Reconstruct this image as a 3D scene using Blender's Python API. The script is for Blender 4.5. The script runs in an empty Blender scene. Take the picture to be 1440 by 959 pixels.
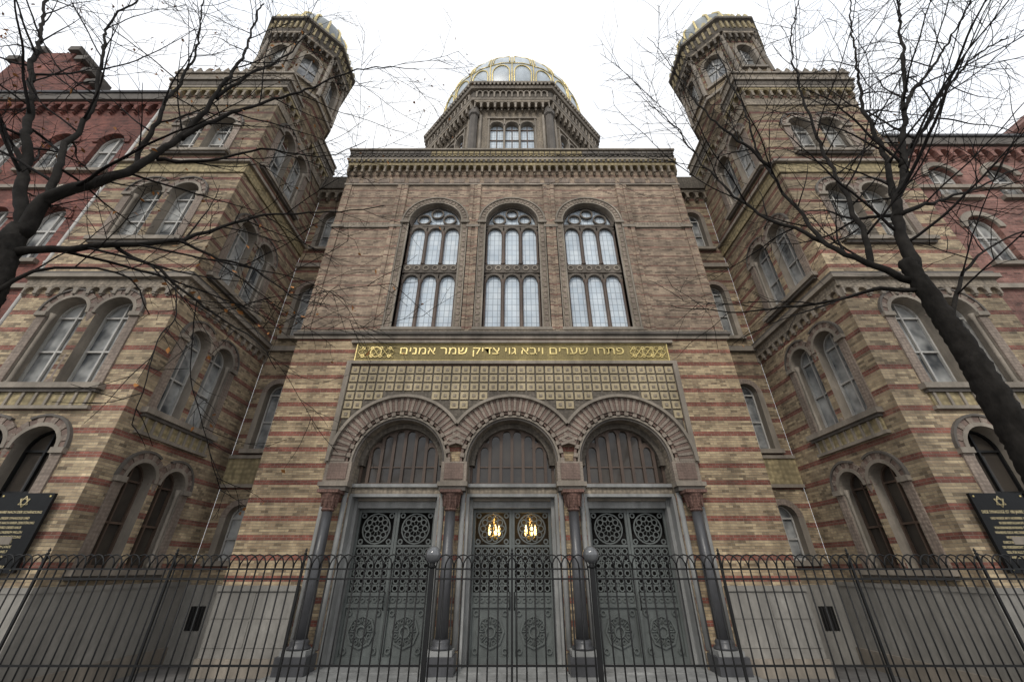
import bpy, math, random, bmesh
from mathutils import Vector
from mathutils.geometry import delaunay_2d_cdt
R=random.Random(7)
S=bpy.context.scene
E=2.2
# ---------------------------------------------------------------- materials
MATS={}
def nmat(name):
    m=bpy.data.materials.new(name); m.use_nodes=True
    nt=m.node_tree; b=nt.nodes['Principled BSDF']; MATS[name]=m
    return m,nt,b
def N(nt,t,**k):
    n=nt.nodes.new(t)
    for a,v in k.items(): setattr(n,a,v)
    return n
def math_(nt,op,a,b=None,c=None):
    n=N(nt,'ShaderNodeMath',operation=op)
    for i,x in enumerate((a,b,c)):
        if x is None: continue
        if isinstance(x,(int,float)): n.inputs[i].default_value=x
        else: nt.links.new(x,n.inputs[i])
    return n.outputs[0]
def mix_(nt,f,a,b,mode='MIX'):
    n=N(nt,'ShaderNodeMixRGB',blend_type=mode)
    for i,x in enumerate((f,a,b)):
        if isinstance(x,(int,float)): n.inputs[i].default_value=x
        elif isinstance(x,tuple): n.inputs[i].default_value=(*x,1)
        else: nt.links.new(x,n.inputs[i])
    return n.outputs[0]
def uvz(nt):
    g=N(nt,'ShaderNodeNewGeometry')
    sp=N(nt,'ShaderNodeSeparateXYZ'); nt.links.new(g.outputs['Position'],sp.inputs[0])
    sn=N(nt,'ShaderNodeSeparateXYZ'); nt.links.new(g.outputs['True Normal'],sn.inputs[0])
    ax=math_(nt,'ABSOLUTE',sn.outputs[0]); ay=math_(nt,'ABSOLUTE',sn.outputs[1])
    gt=math_(nt,'GREATER_THAN',ax,ay)
    u=math_(nt,'ADD',math_(nt,'MULTIPLY',sp.outputs[1],gt),math_(nt,'MULTIPLY',sp.outputs[0],math_(nt,'SUBTRACT',1.0,gt)))
    cb=N(nt,'ShaderNodeCombineXYZ'); nt.links.new(u,cb.inputs[0]); nt.links.new(sp.outputs[2],cb.inputs[1])
    return g.outputs['Position'],u,sp.outputs[2],cb.outputs[0]
def noise(nt,vec,scale,detail=4,rough=.6,sc=None):
    if sc:
        mp=N(nt,'ShaderNodeMapping'); nt.links.new(vec,mp.inputs[0]); mp.inputs['Scale'].default_value=sc; vec=mp.outputs[0]
    n=N(nt,'ShaderNodeTexNoise'); nt.links.new(vec,n.inputs['Vector'])
    n.inputs['Scale'].default_value=scale; n.inputs['Detail'].default_value=detail; n.inputs['Roughness'].default_value=rough
    return n.outputs['Fac']
def ramp(nt,f,p0,p1,v0,v1):
    n=N(nt,'ShaderNodeMapRange'); nt.links.new(f,n.inputs[0])
    for i,x in enumerate((p0,p1,v0,v1)): n.inputs[i+1].default_value=x
    return n.outputs[0]
def bump(nt,b,h,strength,dist=.02):
    n=N(nt,'ShaderNodeBump'); n.inputs['Strength'].default_value=strength; n.inputs['Distance'].default_value=dist
    nt.links.new(h,n.inputs['Height']); nt.links.new(n.outputs[0],b.inputs['Normal'])
def scale_col(nt,col,k):
    cc=N(nt,'ShaderNodeCombineXYZ')
    for i in range(3): nt.links.new(k,cc.inputs[i])
    return mix_(nt,1.0,col,cc.outputs[0],'MULTIPLY')
def cells(nt,u,z,w,h,seed):
    row=math_(nt,'FLOOR',math_(nt,'DIVIDE',z,h))
    off=math_(nt,'MULTIPLY',math_(nt,'MODULO',row,2.0),.5)
    cu=math_(nt,'FLOOR',math_(nt,'ADD',math_(nt,'DIVIDE',u,w),off))
    cb=N(nt,'ShaderNodeCombineXYZ'); nt.links.new(cu,cb.inputs[0]); nt.links.new(row,cb.inputs[1]); cb.inputs[2].default_value=seed
    wn=N(nt,'ShaderNodeTexWhiteNoise'); nt.links.new(cb.outputs[0],wn.inputs['Vector']); return wn.outputs['Value'],row
BW,BH=.2,.068
def brick_mat(name,c1,c2,mortar,red,redk,pat=(8,(0,1)),grime=.62,zdark=None,dark=.5):
    m,nt,b=nmat(name); pos,u,z,uv=uvz(nt)
    br=N(nt,'ShaderNodeTexBrick'); nt.links.new(uv,br.inputs['Vector'])
    br.inputs['Scale'].default_value=1; br.inputs['Brick Width'].default_value=BW; br.inputs['Row Height'].default_value=BH
    br.inputs['Mortar Size'].default_value=.0055; br.inputs['Mortar Smooth'].default_value=.2
    v1,row=cells(nt,u,z,BW,BH,1.0); v2,_=cells(nt,u,z,BW,BH,5.0)
    base=mix_(nt,v1,c1,c2)
    md=math_(nt,'MODULO',row,float(pat[0])); st=None
    for q in pat[1]:
        s_=math_(nt,'COMPARE',md,float(q),.4); st=s_ if st is None else math_(nt,'MAXIMUM',st,s_)
    fade=noise(nt,pos,.5,3); st=math_(nt,'MULTIPLY',math_(nt,'MULTIPLY',st,redk),ramp(nt,fade,.3,.5,.8,1))
    redc=mix_(nt,v1,tuple(x*1.25 for x in red),tuple(x*.72 for x in red))
    col=mix_(nt,math_(nt,'MULTIPLY',math_(nt,'LESS_THAN',v2,.15),.7),base,tuple(x*dark for x in c2))
    col=mix_(nt,math_(nt,'MULTIPLY',math_(nt,'GREATER_THAN',v2,.92),.35),col,tuple(min(1,x*1.2) for x in c1))
    col=mix_(nt,st,col,redc)
    col=mix_(nt,math_(nt,'MULTIPLY',br.outputs['Fac'],.8),col,mortar)
    rw=N(nt,'ShaderNodeTexWhiteNoise',noise_dimensions='1D'); nt.links.new(row,rw.inputs['W'])
    g1=noise(nt,pos,.33,5); g2=noise(nt,pos,1.5,5,.65,(1,1,.2)); g3=noise(nt,pos,4,4)
    k=math_(nt,'MULTIPLY',ramp(nt,g1,.3,.7,grime,1.22),ramp(nt,g2,.3,.7,.62,1.24)); k=math_(nt,'MULTIPLY',k,ramp(nt,g3,.3,.7,.82,1.14))
    k=math_(nt,'MULTIPLY',k,ramp(nt,rw.outputs['Value'],0,1,.82,1.14))
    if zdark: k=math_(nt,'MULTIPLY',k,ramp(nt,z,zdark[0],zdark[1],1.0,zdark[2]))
    col=scale_col(nt,col,k)
    nt.links.new(col,b.inputs['Base Color']); b.inputs['Roughness'].default_value=.9
    h=math_(nt,'ADD',math_(nt,'MULTIPLY',br.outputs['Fac'],-1.0),math_(nt,'ADD',math_(nt,'MULTIPLY',noise(nt,pos,25,3),.7),math_(nt,'MULTIPLY',v2,.35)))
    bump(nt,b,h,.9,.016)
def stone_mat(name,c,var=.35,carve=0,rough=.85,carvescale=9,c2=None,metal=0,spec=.5,bs=.6):
    m,nt,b=nmat(name); pos,u,z,uv=uvz(nt)
    n1=noise(nt,pos,.8,6); n2=noise(nt,pos,9,5,.7,(1,1,.5)); n3=noise(nt,pos,2.2,5,.65,(1,1,.16))
    dark=tuple(x*(1-var)*.7 for x in c); 
    col=mix_(nt,ramp(nt,n1,.3,.7,0,1),c,dark); col=mix_(nt,ramp(nt,n2,.35,.75,0,.8),col,c2 or tuple(x*.55 for x in c))
    col=scale_col(nt,col,ramp(nt,n3,.3,.7,1-var,1.2))
    h=math_(nt,'MULTIPLY',n2,.4)
    if carve:
        vo=N(nt,'ShaderNodeTexVoronoi',feature='SMOOTH_F1'); nt.links.new(uv,vo.inputs['Vector']); vo.inputs['Scale'].default_value=carvescale
        vo.inputs['Randomness'].default_value=.35
        d=vo.outputs['Distance']; col=mix_(nt,ramp(nt,d,.25,.55,0,.8*carve),col,tuple(x*.25 for x in c))
        h=math_(nt,'ADD',h,math_(nt,'MULTIPLY',d,-2.0*carve))
    nt.links.new(col,b.inputs['Base Color']); b.inputs['Roughness'].default_value=rough; b.inputs['Metallic'].default_value=metal; b.inputs['Specular IOR Level'].default_value=spec
    bump(nt,b,h,bs,.025)
brick_mat('brick_buff',(.55,.425,.26),(.34,.245,.15),(.33,.285,.22),(.24,.078,.055),.97,(7,(0,1)),.64)
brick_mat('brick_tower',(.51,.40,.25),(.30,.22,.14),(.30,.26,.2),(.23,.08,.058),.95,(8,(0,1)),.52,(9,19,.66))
brick_mat('brick_upper',(.45,.345,.245),(.28,.205,.15),(.30,.25,.2),(.25,.12,.09),.85,(7,(0,)),.62)
brick_mat('brick_red',(.25,.088,.064),(.16,.052,.04),(.16,.115,.095),(.17,.055,.045),.3,(9,(0,)),.55)
brick_mat('brick_rose',(.31,.155,.122),(.22,.1,.078),(.24,.19,.165),(.2,.08,.07),.3,(9,(0,)),.7)
stone_mat('terracotta',(.42,.35,.265),carve=1)
stone_mat('terracotta_rose',(.38,.30,.24),carve=.7,carvescale=12)
stone_mat('voussoir',(.40,.33,.265),carve=.5,carvescale=14)
stone_mat('voussoir_rose',(.29,.20,.16),carve=.5,carvescale=14)
stone_mat('terracotta_dark',(.20,.17,.135),carve=.8)
stone_mat('ochre_frieze',(.52,.42,.23),carve=1,carvescale=7)
stone_mat('ochre_tile',(.56,.46,.29),.25,carve=.2,carvescale=20)
stone_mat('moulding',(.36,.31,.25))
stone_mat('moulding_dark',(.16,.14,.12))
stone_mat('tracery',(.19,.16,.13))
stone_mat('plinth_stone',(.33,.31,.275),.25)
stone_mat('grey_stone',(.36,.36,.345),.3)
stone_mat('granite_dark',(.09,.09,.095),rough=.35)
stone_mat('red_capital',(.28,.155,.12),carve=1,carvescale=14)
stone_mat('door_bronze',(.145,.16,.15),.3,rough=.5)
stone_mat('iron',(.012,.012,.012),rough=.5,spec=.3)
stone_mat('globe',(.16,.165,.17),rough=.12,spec=.8)
stone_mat('frame_brown',(.13,.085,.06),rough=.6)
stone_mat('frame_white',(.54,.52,.48),.2,rough=.6)
stone_mat('plaque_stone',(.008,.009,.01),.2,rough=.5,spec=.2)
stone_mat('plaque_gilt',(.72,.60,.33),.1,rough=.6,c2=(.6,.5,.28))
stone_mat('gold',(.85,.68,.28),.2,rough=.38,metal=.5)
stone_mat('gold_old',(.55,.47,.25),.3,rough=.45,metal=.4)
stone_mat('gold_field',(.36,.285,.12),.3,carve=.4,carvescale=16)
stone_mat('dome_panel',(.50,.56,.60),.12,rough=.35)
stone_mat('dome_dark',(.32,.35,.35),.3,rough=.45)
stone_mat('roof_slate',(.10,.10,.105))
stone_mat('paving',(.20,.19,.18),.3)
stone_mat('bark',(.016,.014,.012),.5,rough=.95,spec=.12,bs=1.0,c2=(.036,.032,.028))
stone_mat('bark_twig',(.013,.011,.010),.3,spec=.12)
stone_mat('dead_leaf',(.42,.17,.04),.3)
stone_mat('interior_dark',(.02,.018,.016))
def glass_mat(name,c,rough,lead=0,curtain=None,spec=.8):
    m,nt,b=nmat(name); pos,u,z,uv=uvz(nt)
    n1=noise(nt,pos,1.1,3)
    col=mix_(nt,ramp(nt,n1,.35,.65,0,1),c,curtain or tuple(x*.7 for x in c))
    if lead:
        br=N(nt,'ShaderNodeTexBrick',offset=0); nt.links.new(uv,br.inputs['Vector']); br.inputs['Scale'].default_value=1
        br.inputs['Brick Width'].default_value=lead; br.inputs['Row Height'].default_value=lead*1.5; br.inputs['Mortar Size'].default_value=.011
        br.inputs['Color1'].default_value=(1,1,1,1); br.inputs['Color2'].default_value=(.84,.88,.92,1); br.inputs['Mortar'].default_value=(.45,.47,.5,1)
        col=mix_(nt,1,col,br.outputs['Color'],'MULTIPLY')
    nt.links.new(col,b.inputs['Base Color']); b.inputs['Roughness'].default_value=rough
    b.inputs['Specular IOR Level'].default_value=spec
    bump(nt,b,noise(nt,pos,2.5,2),.08,.02)
glass_mat('glass_pale',(.70,.76,.80),.5,.18,(.55,.61,.66),.1)
glass_mat('glass_sash',(.06,.065,.07),.06,0,(.46,.46,.44))
glass_mat('glass_dark',(.035,.03,.026),.08,0,(.06,.05,.04),.45)
m,nt,b=nmat('lamp_glow'); b.inputs['Emission Color'].default_value=(1,.66,.22,1); b.inputs['Emission Strength'].default_value=5
# ---------------------------------------------------------------- mesh helper
class F:
    def __init__(s,o,n): s.o=Vector((o[0],o[1])); s.n=Vector((n[0],n[1])).normalized(); s.t=Vector((-s.n.y,s.n.x))
    def p(s,a,d,z): q=s.o+s.t*a+s.n*d; return (q.x,q.y,z)
class M:
    def __init__(s): s.v=[];s.f=[];s.m=[];s.sm=[]
    def add(s,vs,fs,mat,sm=False):
        k=len(s.v); s.v+=[tuple(v) for v in vs]
        for f in fs: s.f.append(tuple(i+k for i in f)); s.m.append(mat); s.sm.append(sm)
    def wbox(s,x0,x1,y0,y1,z0,z1,mat):
        s.add([(x,y,z) for z in(z0,z1) for y in(y0,y1) for x in(x0,x1)],[(0,2,3,1),(4,5,7,6),(0,1,5,4),(2,6,7,3),(0,4,6,2),(1,3,7,5)],mat)
    def box(s,fr,a0,a1,d0,d1,z0,z1,mat):
        s.add([fr.p(a,d,z) for z in(z0,z1) for d in(d0,d1) for a in(a0,a1)],[(0,2,3,1),(4,5,7,6),(0,1,5,4),(2,6,7,3),(0,4,6,2),(1,3,7,5)],mat)
    def poly(s,fr,pts,d0,d1,mat):
        n=len(pts); s.add([fr.p(a,d0,z) for a,z in pts]+[fr.p(a,d1,z) for a,z in pts],
            [tuple(range(n)),tuple(range(2*n-1,n-1,-1))]+[(i,(i+1)%n,n+(i+1)%n,n+i) for i in range(n)],mat)
    def flat(s,fr,pts,d,mat): s.add([fr.p(a,d,z) for a,z in pts],[tuple(range(len(pts)))],mat)
    def ring(s,fr,c,zc,r0,r1,a0,a1,n,d0,d1,mat,sm=False,zs=1):
        full=abs(a1-a0)>359.9; vs=[];fs=[]
        for i in range(n+1):
            a=math.radians(a0+(a1-a0)*i/n); ca,sa=math.cos(a),math.sin(a)
            for r,d in((r0,d0),(r1,d0),(r1,d1),(r0,d1)): vs.append(fr.p(c+ca*r,d,zc+sa*r*zs))
        for i in range(n):
            for j in range(4): k=(j+1)%4; fs.append((i*4+j,i*4+k,i*4+4+k,i*4+4+j))
        if not full: fs+=[(0,3,2,1),(n*4,n*4+1,n*4+2,n*4+3)]
        s.add(vs,fs,mat,sm)
    def lathe(s,cx,cy,prof,n,mat,ph=0,sm=False,caps=True):
        vs=[]
        for r,z in prof:
            for i in range(n):
                a=ph+2*math.pi*i/n; vs.append((cx+math.cos(a)*r,cy+math.sin(a)*r,z))
        fs=[(j*n+i,j*n+(i+1)%n,(j+1)*n+(i+1)%n,(j+1)*n+i) for j in range(len(prof)-1) for i in range(n)]
        if caps: fs+=[tuple(range(n-1,-1,-1)),tuple(range((len(prof)-1)*n,len(prof)*n))]
        s.add(vs,fs,mat,sm)
    def tube(s,pts,rad,n,mat,sm=True,lump=0):
        pts=[Vector(p) for p in pts]; vs=[];fs=[]; up=None
        for i,p in enumerate(pts):
            t=(pts[min(i+1,len(pts)-1)]-pts[max(i-1,0)]).normalized()
            if up is None: up=t.orthogonal().normalized()
            else:
                up=(up-t*up.dot(t)); up=up.normalized() if up.length>1e-5 else t.orthogonal().normalized()
            w=t.cross(up); r=rad[i] if isinstance(rad,(list,tuple)) else rad
            for k in range(n): a=2*math.pi*k/n; rr=r*(1+(R.uniform(-lump,lump) if lump else 0)); vs.append(p+(up*math.cos(a)+w*math.sin(a))*rr)
        for i in range(len(pts)-1):
            for k in range(n): fs.append((i*n+k,i*n+(k+1)%n,(i+1)*n+(k+1)%n,(i+1)*n+k))
        fs+=[tuple(range(n-1,-1,-1)),tuple(range((len(pts)-1)*n,len(pts)*n))]
        s.add(vs,fs,mat,sm)
    def obj(s,name,parent=None,org=(0,0,0),recalc=True,**props):
        me=bpy.data.meshes.new(name); o3=Vector(org)
        me.from_pydata([tuple(Vector(v)-o3) for v in s.v],[],s.f)
        names=[]
        for x in s.m:
            if x not in names: names.append(x)
        for x in names: me.materials.append(MATS[x])
        ix={x:i for i,x in enumerate(names)}
        me.polygons.foreach_set('material_index',[ix[x] for x in s.m]); me.polygons.foreach_set('use_smooth',s.sm)
        if recalc:
            bm=bmesh.new(); bm.from_mesh(me); bmesh.ops.recalc_face_normals(bm,faces=bm.faces); bm.to_mesh(me); bm.free()
        me.update()
        o=bpy.data.objects.new(name,me); S.collection.objects.link(o)
        if parent: o.parent=parent
        else: o.location=org
        for k,v in props.items(): o[k]=v
        return o
def empty(name,loc=(0,0,0),**props):
    o=bpy.data.objects.new(name,None); o.location=loc; o.empty_display_size=.2; S.collection.objects.link(o)
    for k,v in props.items(): o[k]=v
    return o
def lancet(c,z0,hw,zs,n=12):
    return [(c-hw,z0),(c+hw,z0)]+[(c+hw*math.cos(math.pi*i/n),zs+hw*math.sin(math.pi*i/n)) for i in range(n+1)]
def rect(a0,a1,z0,z1): return [(a0,z0),(a1,z0),(a1,z1),(a0,z1)]
def inside(p,poly):
    x,y=p; c=False; j=len(poly)-1
    for i in range(len(poly)):
        xi,yi=poly[i]; xj,yj=poly[j]
        if (yi>y)!=(yj>y) and x<(xj-xi)*(y-yi)/(yj-yi)+xi: c=not c
        j=i
    return c
def wall(m,fr,a0,a1,z0,z1,holes,depth,mat,rev=None):
    polys=[rect(a0,a1,z0,z1)]+holes; vs=[];es=[]
    for po in polys:
        k=len(vs); vs+=[Vector(p) for p in po]; es+=[(k+i,k+(i+1)%len(po)) for i in range(len(po))]
    ov,oe,of,_,_,_=delaunay_2d_cdt(vs,es,[],0,1e-5)
    fs=[]
    for f in of:
        c=(sum(ov[i].x for i in f)/len(f),sum(ov[i].y for i in f)/len(f))
        if any(inside(c,h) for h in holes): continue
        fs.append(tuple(f))
    m.add([fr.p(v.x,0,v.y) for v in ov],fs,mat)
    for h in holes:
        n=len(h); m.add([fr.p(a,0,z) for a,z in h]+[fr.p(a,-depth,z) for a,z in h],[(i,(i+1)%n,n+(i+1)%n,n+i) for i in range(n)],rev or mat)
def corbels(m,fr,a0,a1,z0,z1,d,pitch,mat,mat2=None):
    n=max(1,round((a1-a0)/pitch)); p=(a1-a0)/n; h=z1-z0
    m.box(fr,a0,a1,0,d,z1-h*.25,z1,mat)
    for i in range(n+1):
        a=a0+i*p; w=p*.14
        m.box(fr,max(a-w,a0),min(a+w,a1),0,d*.95,z0+h*.15,z1-h*.25,mat2 or mat); m.box(fr,max(a-w*.6,a0),min(a+w*.6,a1),0,d*.6,z0,z0+h*.15,mat2 or mat)
    for i in range(n):
        m.ring(fr,a0+(i+.5)*p,z1-h*.25-p*.36,p*.36,p*.5,0,180,6,0,d*.9,mat)
def text_mesh(m,txt,fr,c,d,zc,size,mat,extr=.008,fit=None,line=1.0,hfit=None):
    cu=bpy.data.curves.new('t','FONT'); cu.body=txt; cu.size=size; cu.align_x='CENTER'; cu.align_y='CENTER'; cu.extrude=extr; cu.space_line=line; cu.resolution_u=3
    o=bpy.data.objects.new('t',cu); S.collection.objects.link(o); bpy.context.view_layer.update()
    dg=bpy.context.evaluated_depsgraph_get(); me=bpy.data.meshes.new_from_object(o.evaluated_get(dg))
    if len(me.vertices):
        xs=[v.co.x for v in me.vertices]; ys=[v.co.y for v in me.vertices]
        k=fit/(max(xs)-min(xs)) if fit else 1; ky=hfit/(max(ys)-min(ys)) if hfit else k
        cx=(max(xs)+min(xs))/2; cy=(max(ys)+min(ys))/2
        m.add([fr.p(c+(v.co.x-cx)*k,d+v.co.z,zc+(v.co.y-cy)*ky) for v in me.vertices],[tuple(p.vertices) for p in me.polygons],mat)
    bpy.data.objects.remove(o); bpy.data.curves.remove(cu); bpy.data.meshes.remove(me)
# ---------------------------------------------------------------- windows
def sash(fr,c,z0,hw,zs,dep,par,fm='frame_white',gm='glass_sash',bars=3):
    m=M(); dd=-dep+.06; t=.045
    m.ring(fr,c,zs,hw-t,hw,0,180,12,dd-.03,dd+.03,fm)
    for s in(-1,1): m.box(fr,c+s*hw-(t if s>0 else 0),c+s*hw+(t if s<0 else 0),dd-.03,dd+.03,z0,zs,fm)
    m.box(fr,c-.022,c+.022,dd-.02,dd+.035,z0,zs+hw-.04,fm)
    m.box(fr,c-hw+t,c+hw-t,dd-.025,dd+.04,z0,z0+.07,fm)
    for i in range(1,bars): 
        z=z0+(zs-z0)*i/(bars-1); m.box(fr,c-hw+t,c+hw-t,dd-.022,dd+.03,z-.024,z+.024,fm)
    m.obj('frame',par)
    g=M(); g.flat(fr,lancet(c,z0,hw,zs),dd-.035,gm); g.obj('glass',par)
def pair(fr,c,z0,zt,hw,gap,root,st='terracotta_rose',fm='frame_white',gm='glass_sash',panel=0,dep=.35):
    zs=zt-hw; cs=[c-hw-gap/2,c+hw+gap/2]; m=M(); W=2*hw+gap/2
    for q in cs:
        m.ring(fr,q,zs,hw,hw+.09,0,180,14,-.1,.06,'moulding')
        k=13
        for i in range(k): m.ring(fr,q,zs,hw+.088,hw+.24,i*180/k,(i+1)*180/k-1,2,0,(.04 if q<c else .044)+(.015 if i%2 else 0),st if i%2 else 'voussoir_rose')
    m.ring(fr,cs[0],zs,hw+.235,hw+.29,60,180,10,0,.08,'moulding_dark'); m.ring(fr,cs[1],zs,hw+.235,hw+.29,0,120,10,0,.082,'moulding_dark')
    for s in(-1,1):
        a=c+s*W; m.box(fr,min(a,a+s*.24),max(a,a+s*.24),0,.04,z0-.01,zs-.11,st); m.box(fr,min(a-s*.02,a+s*.28),max(a-s*.02,a+s*.28),0,.1,zs-.12,zs+.005,'moulding')
        q=fr.p(a-s*.05,-.06,0); m.lathe(q[0],q[1],[(.07,z0),(.07,z0+.1),(.045,z0+.14),(.045,zs-.2),(.08,zs)],8,'moulding',sm=True)
    q=fr.p(c,-.08,0); m.lathe(q[0],q[1],[(gap*.5,z0),(gap*.5,z0+.12),(gap*.34,z0+.18),(gap*.3,zs-.28),(gap*.5,zs-.08),(gap*.55,zs+.01)],10,'terracotta_rose',sm=True)
    w=m.obj('window',root)
    for q in cs: sash(fr,q,z0,hw,zs,dep,w,fm,gm)
    s=M(); s.box(fr,c-W-.35,c+W+.35,0,.18,z0-.14,z0-.001,'moulding'); s.box(fr,c-W-.28,c+W+.28,0,.12,z0-.22,z0-.14,'moulding_dark')
    if panel:
        s.box(fr,c-W-.22,c+W+.22,0,.05,z0-.22-panel,z0-.22,'ochre_frieze'); s.box(fr,c-W-.28,c+W+.28,0,.1,z0-.3-panel,z0-.22-panel,'moulding')
        k=9
        for i in range(k): 
            x=c-W-.14+(2*W+.28)*i/(k-1); s.box(fr,x-.03,x+.03,0,.09,z0-.22-panel,z0-.225,'moulding')
    s.obj('sill',w)
    return [lancet(q,z0,hw,zs) for q in cs]
def single(fr,c,z0,zt,hw,root,fm='frame_white',gm='glass_sash',dep=.3):
    zs=zt-hw; m=M(); m.ring(fr,c,zs,hw,hw+.18,0,180,14,0,.05,'terracotta_rose')
    for s in(-1,1): m.box(fr,min(c+s*hw,c+s*(hw+.18)),max(c+s*hw,c+s*(hw+.18)),0,.048,z0,zs+.01,'moulding')
    w=m.obj('window',root); sash(fr,c,z0,hw,zs,dep,w,fm,gm)
    s=M(); s.box(fr,c-hw-.22,c+hw+.22,0,.15,z0-.14,z0-.001,'moulding'); s.obj('sill',w)
    return [lancet(c,z0,hw,zs)]
# ================================================================ SYNAGOGUE
syn=empty('synagogue',label="Moorish style striped brick synagogue with domed drum and twin towers",category="synagogue")
C=F((0,0),(0,-1)); BC=[-3.35,0,3.35]; WC=[-3.2,0,3.2]; ZT=19.0
m=M()
portal=[lancet(c,0.001,1.3,4.9,20) for c in BC]
wall(m,C,-7.45,7.45,0,9.2,portal,1.15,'brick_buff','terracotta')
wall(m,C,-7.45,7.45,9.2,ZT,[lancet(c,9.55,1.08,14.77,20) for c in WC],.4,'brick_upper','moulding')
for s in(-1,1):
    fr=F((s*7.45,.65),(s,0)); wall(m,fr,-.65,.65,0,ZT,[],0,'brick_upper')
m.obj('wall',syn)
# portal arches
m=M()
for bi,c in enumerate(BC):
    pr=.004*(bi==1)
    def band(r0,r1,d0,d1,mat,n=72,alt=None,step=5.0,rel=.04,notch=.05):
        rm=(r0+r1)/2; cut=math.degrees(math.acos(min(1,1.672/rm)))
        a0=0 if bi==2 else cut; a1=180 if bi==0 else 180-cut
        if alt is None: m.ring(C,c,4.9,r0,r1,a0,a1,n,d0,d1+pr,mat)
        else:
            k=int((a1-a0)/step); st=(a1-a0)/k
            for i in range(k):
                o=i%2; m.ring(C,c,4.9,r0+(notch if o else 0),r1,a0+i*st,a0+(i+1)*st-.25,1,d0,d1+pr-(rel if o else 0),mat if o else alt)
    band(1.3,1.36,-.25,.06,'moulding_dark'); band(1.36,1.42,-.1,.12,'moulding')
    band(1.42,1.54,0,.17,'voussoir_rose',alt='voussoir',step=5,notch=.05)
    band(1.541,1.97,0,.21,'voussoir_rose',alt='voussoir',step=2.8,rel=.022,notch=0)
    band(1.97,2.06,0,.3,'moulding')
    m.ring(C,c,4.9,1.14,1.3,0,180,40,-.55,-.3,'terracotta_dark')
for c in(-5.02,-1.675,1.675,5.02):
    w=.37; m.box(C,c-w,c+w,0,.205,4.3,4.9,'voussoir'); m.box(C,c-w+.1,c+w-.1,.205,.23,4.4,4.85,'voussoir_rose')
    m.box(C,c-w-.05,c+w+.05,0,.36,4.2,4.32,'moulding'); m.box(C,c-w,c+w,0,.32,4.08,4.2,'moulding_dark')
m.obj('archivolt',syn)
for c in(-5.02,-1.675,1.675,5.02):
    q=C.p(c,.3,0); m=M()
    m.lathe(q[0],q[1],[(.155,.75),(.15,2),(.135,3.55)],20,'granite_dark',sm=True)
    for s in(-1,1):
        q2=C.p(c+s*.29,.02,0); m.lathe(q2[0],q2[1],[(.075,.5),(.07,4.07)],10,'grey_stone',sm=True)
    col=m.obj('column',syn)
    k=M(); k.lathe(q[0],q[1],[(.14,3.54),(.18,3.58),(.15,3.62),(.17,3.72),(.25,3.95),(.27,4.0)],16,'red_capital')
    k.box(C,c-.29,c+.29,0,.58,4.0,4.08,'red_capital')
    for i in range(8):
        a=i*math.pi/4; k.lathe(q[0]+math.cos(a)*.2,q[1]+math.sin(a)*.2,[(.02,3.66),(.045,3.85),(.065,3.93),(.025,3.97)],6,'red_capital')
    k.obj('capital',col)
    k=M(); k.box(C,c-.36,c+.36,0,.62,0,.45,'granite_dark'); k.box(C,c-.3,c+.3,0,.56,.45,.55,'grey_stone')
    k.lathe(q[0],q[1],[(.26,.55),(.27,.6),(.2,.64),(.22,.7),(.18,.75)],16,'granite_dark',sm=True); k.obj('base',col)
def rosette(m,fr,c,z,r,d,mat):
    m.ring(fr,c,z,r*.91,r,0,360,24,d-.02,d+.02,mat); m.ring(fr,c,z,r*.13,r*.22,0,360,10,d-.02,d+.02,mat)
    for i in range(10):
        a=i*math.pi/5; m.ring(fr,c+math.cos(a)*r*.66,z+math.sin(a)*r*.66,r*.15,r*.22,0,360,10,d-.015,d+.015,mat)
        m.tube([fr.p(c+math.cos(a)*r*.2,d,z+math.sin(a)*r*.2),fr.p(c+math.cos(a)*r*.46,d,z+math.sin(a)*r*.46)],.011,4,mat)
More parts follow.
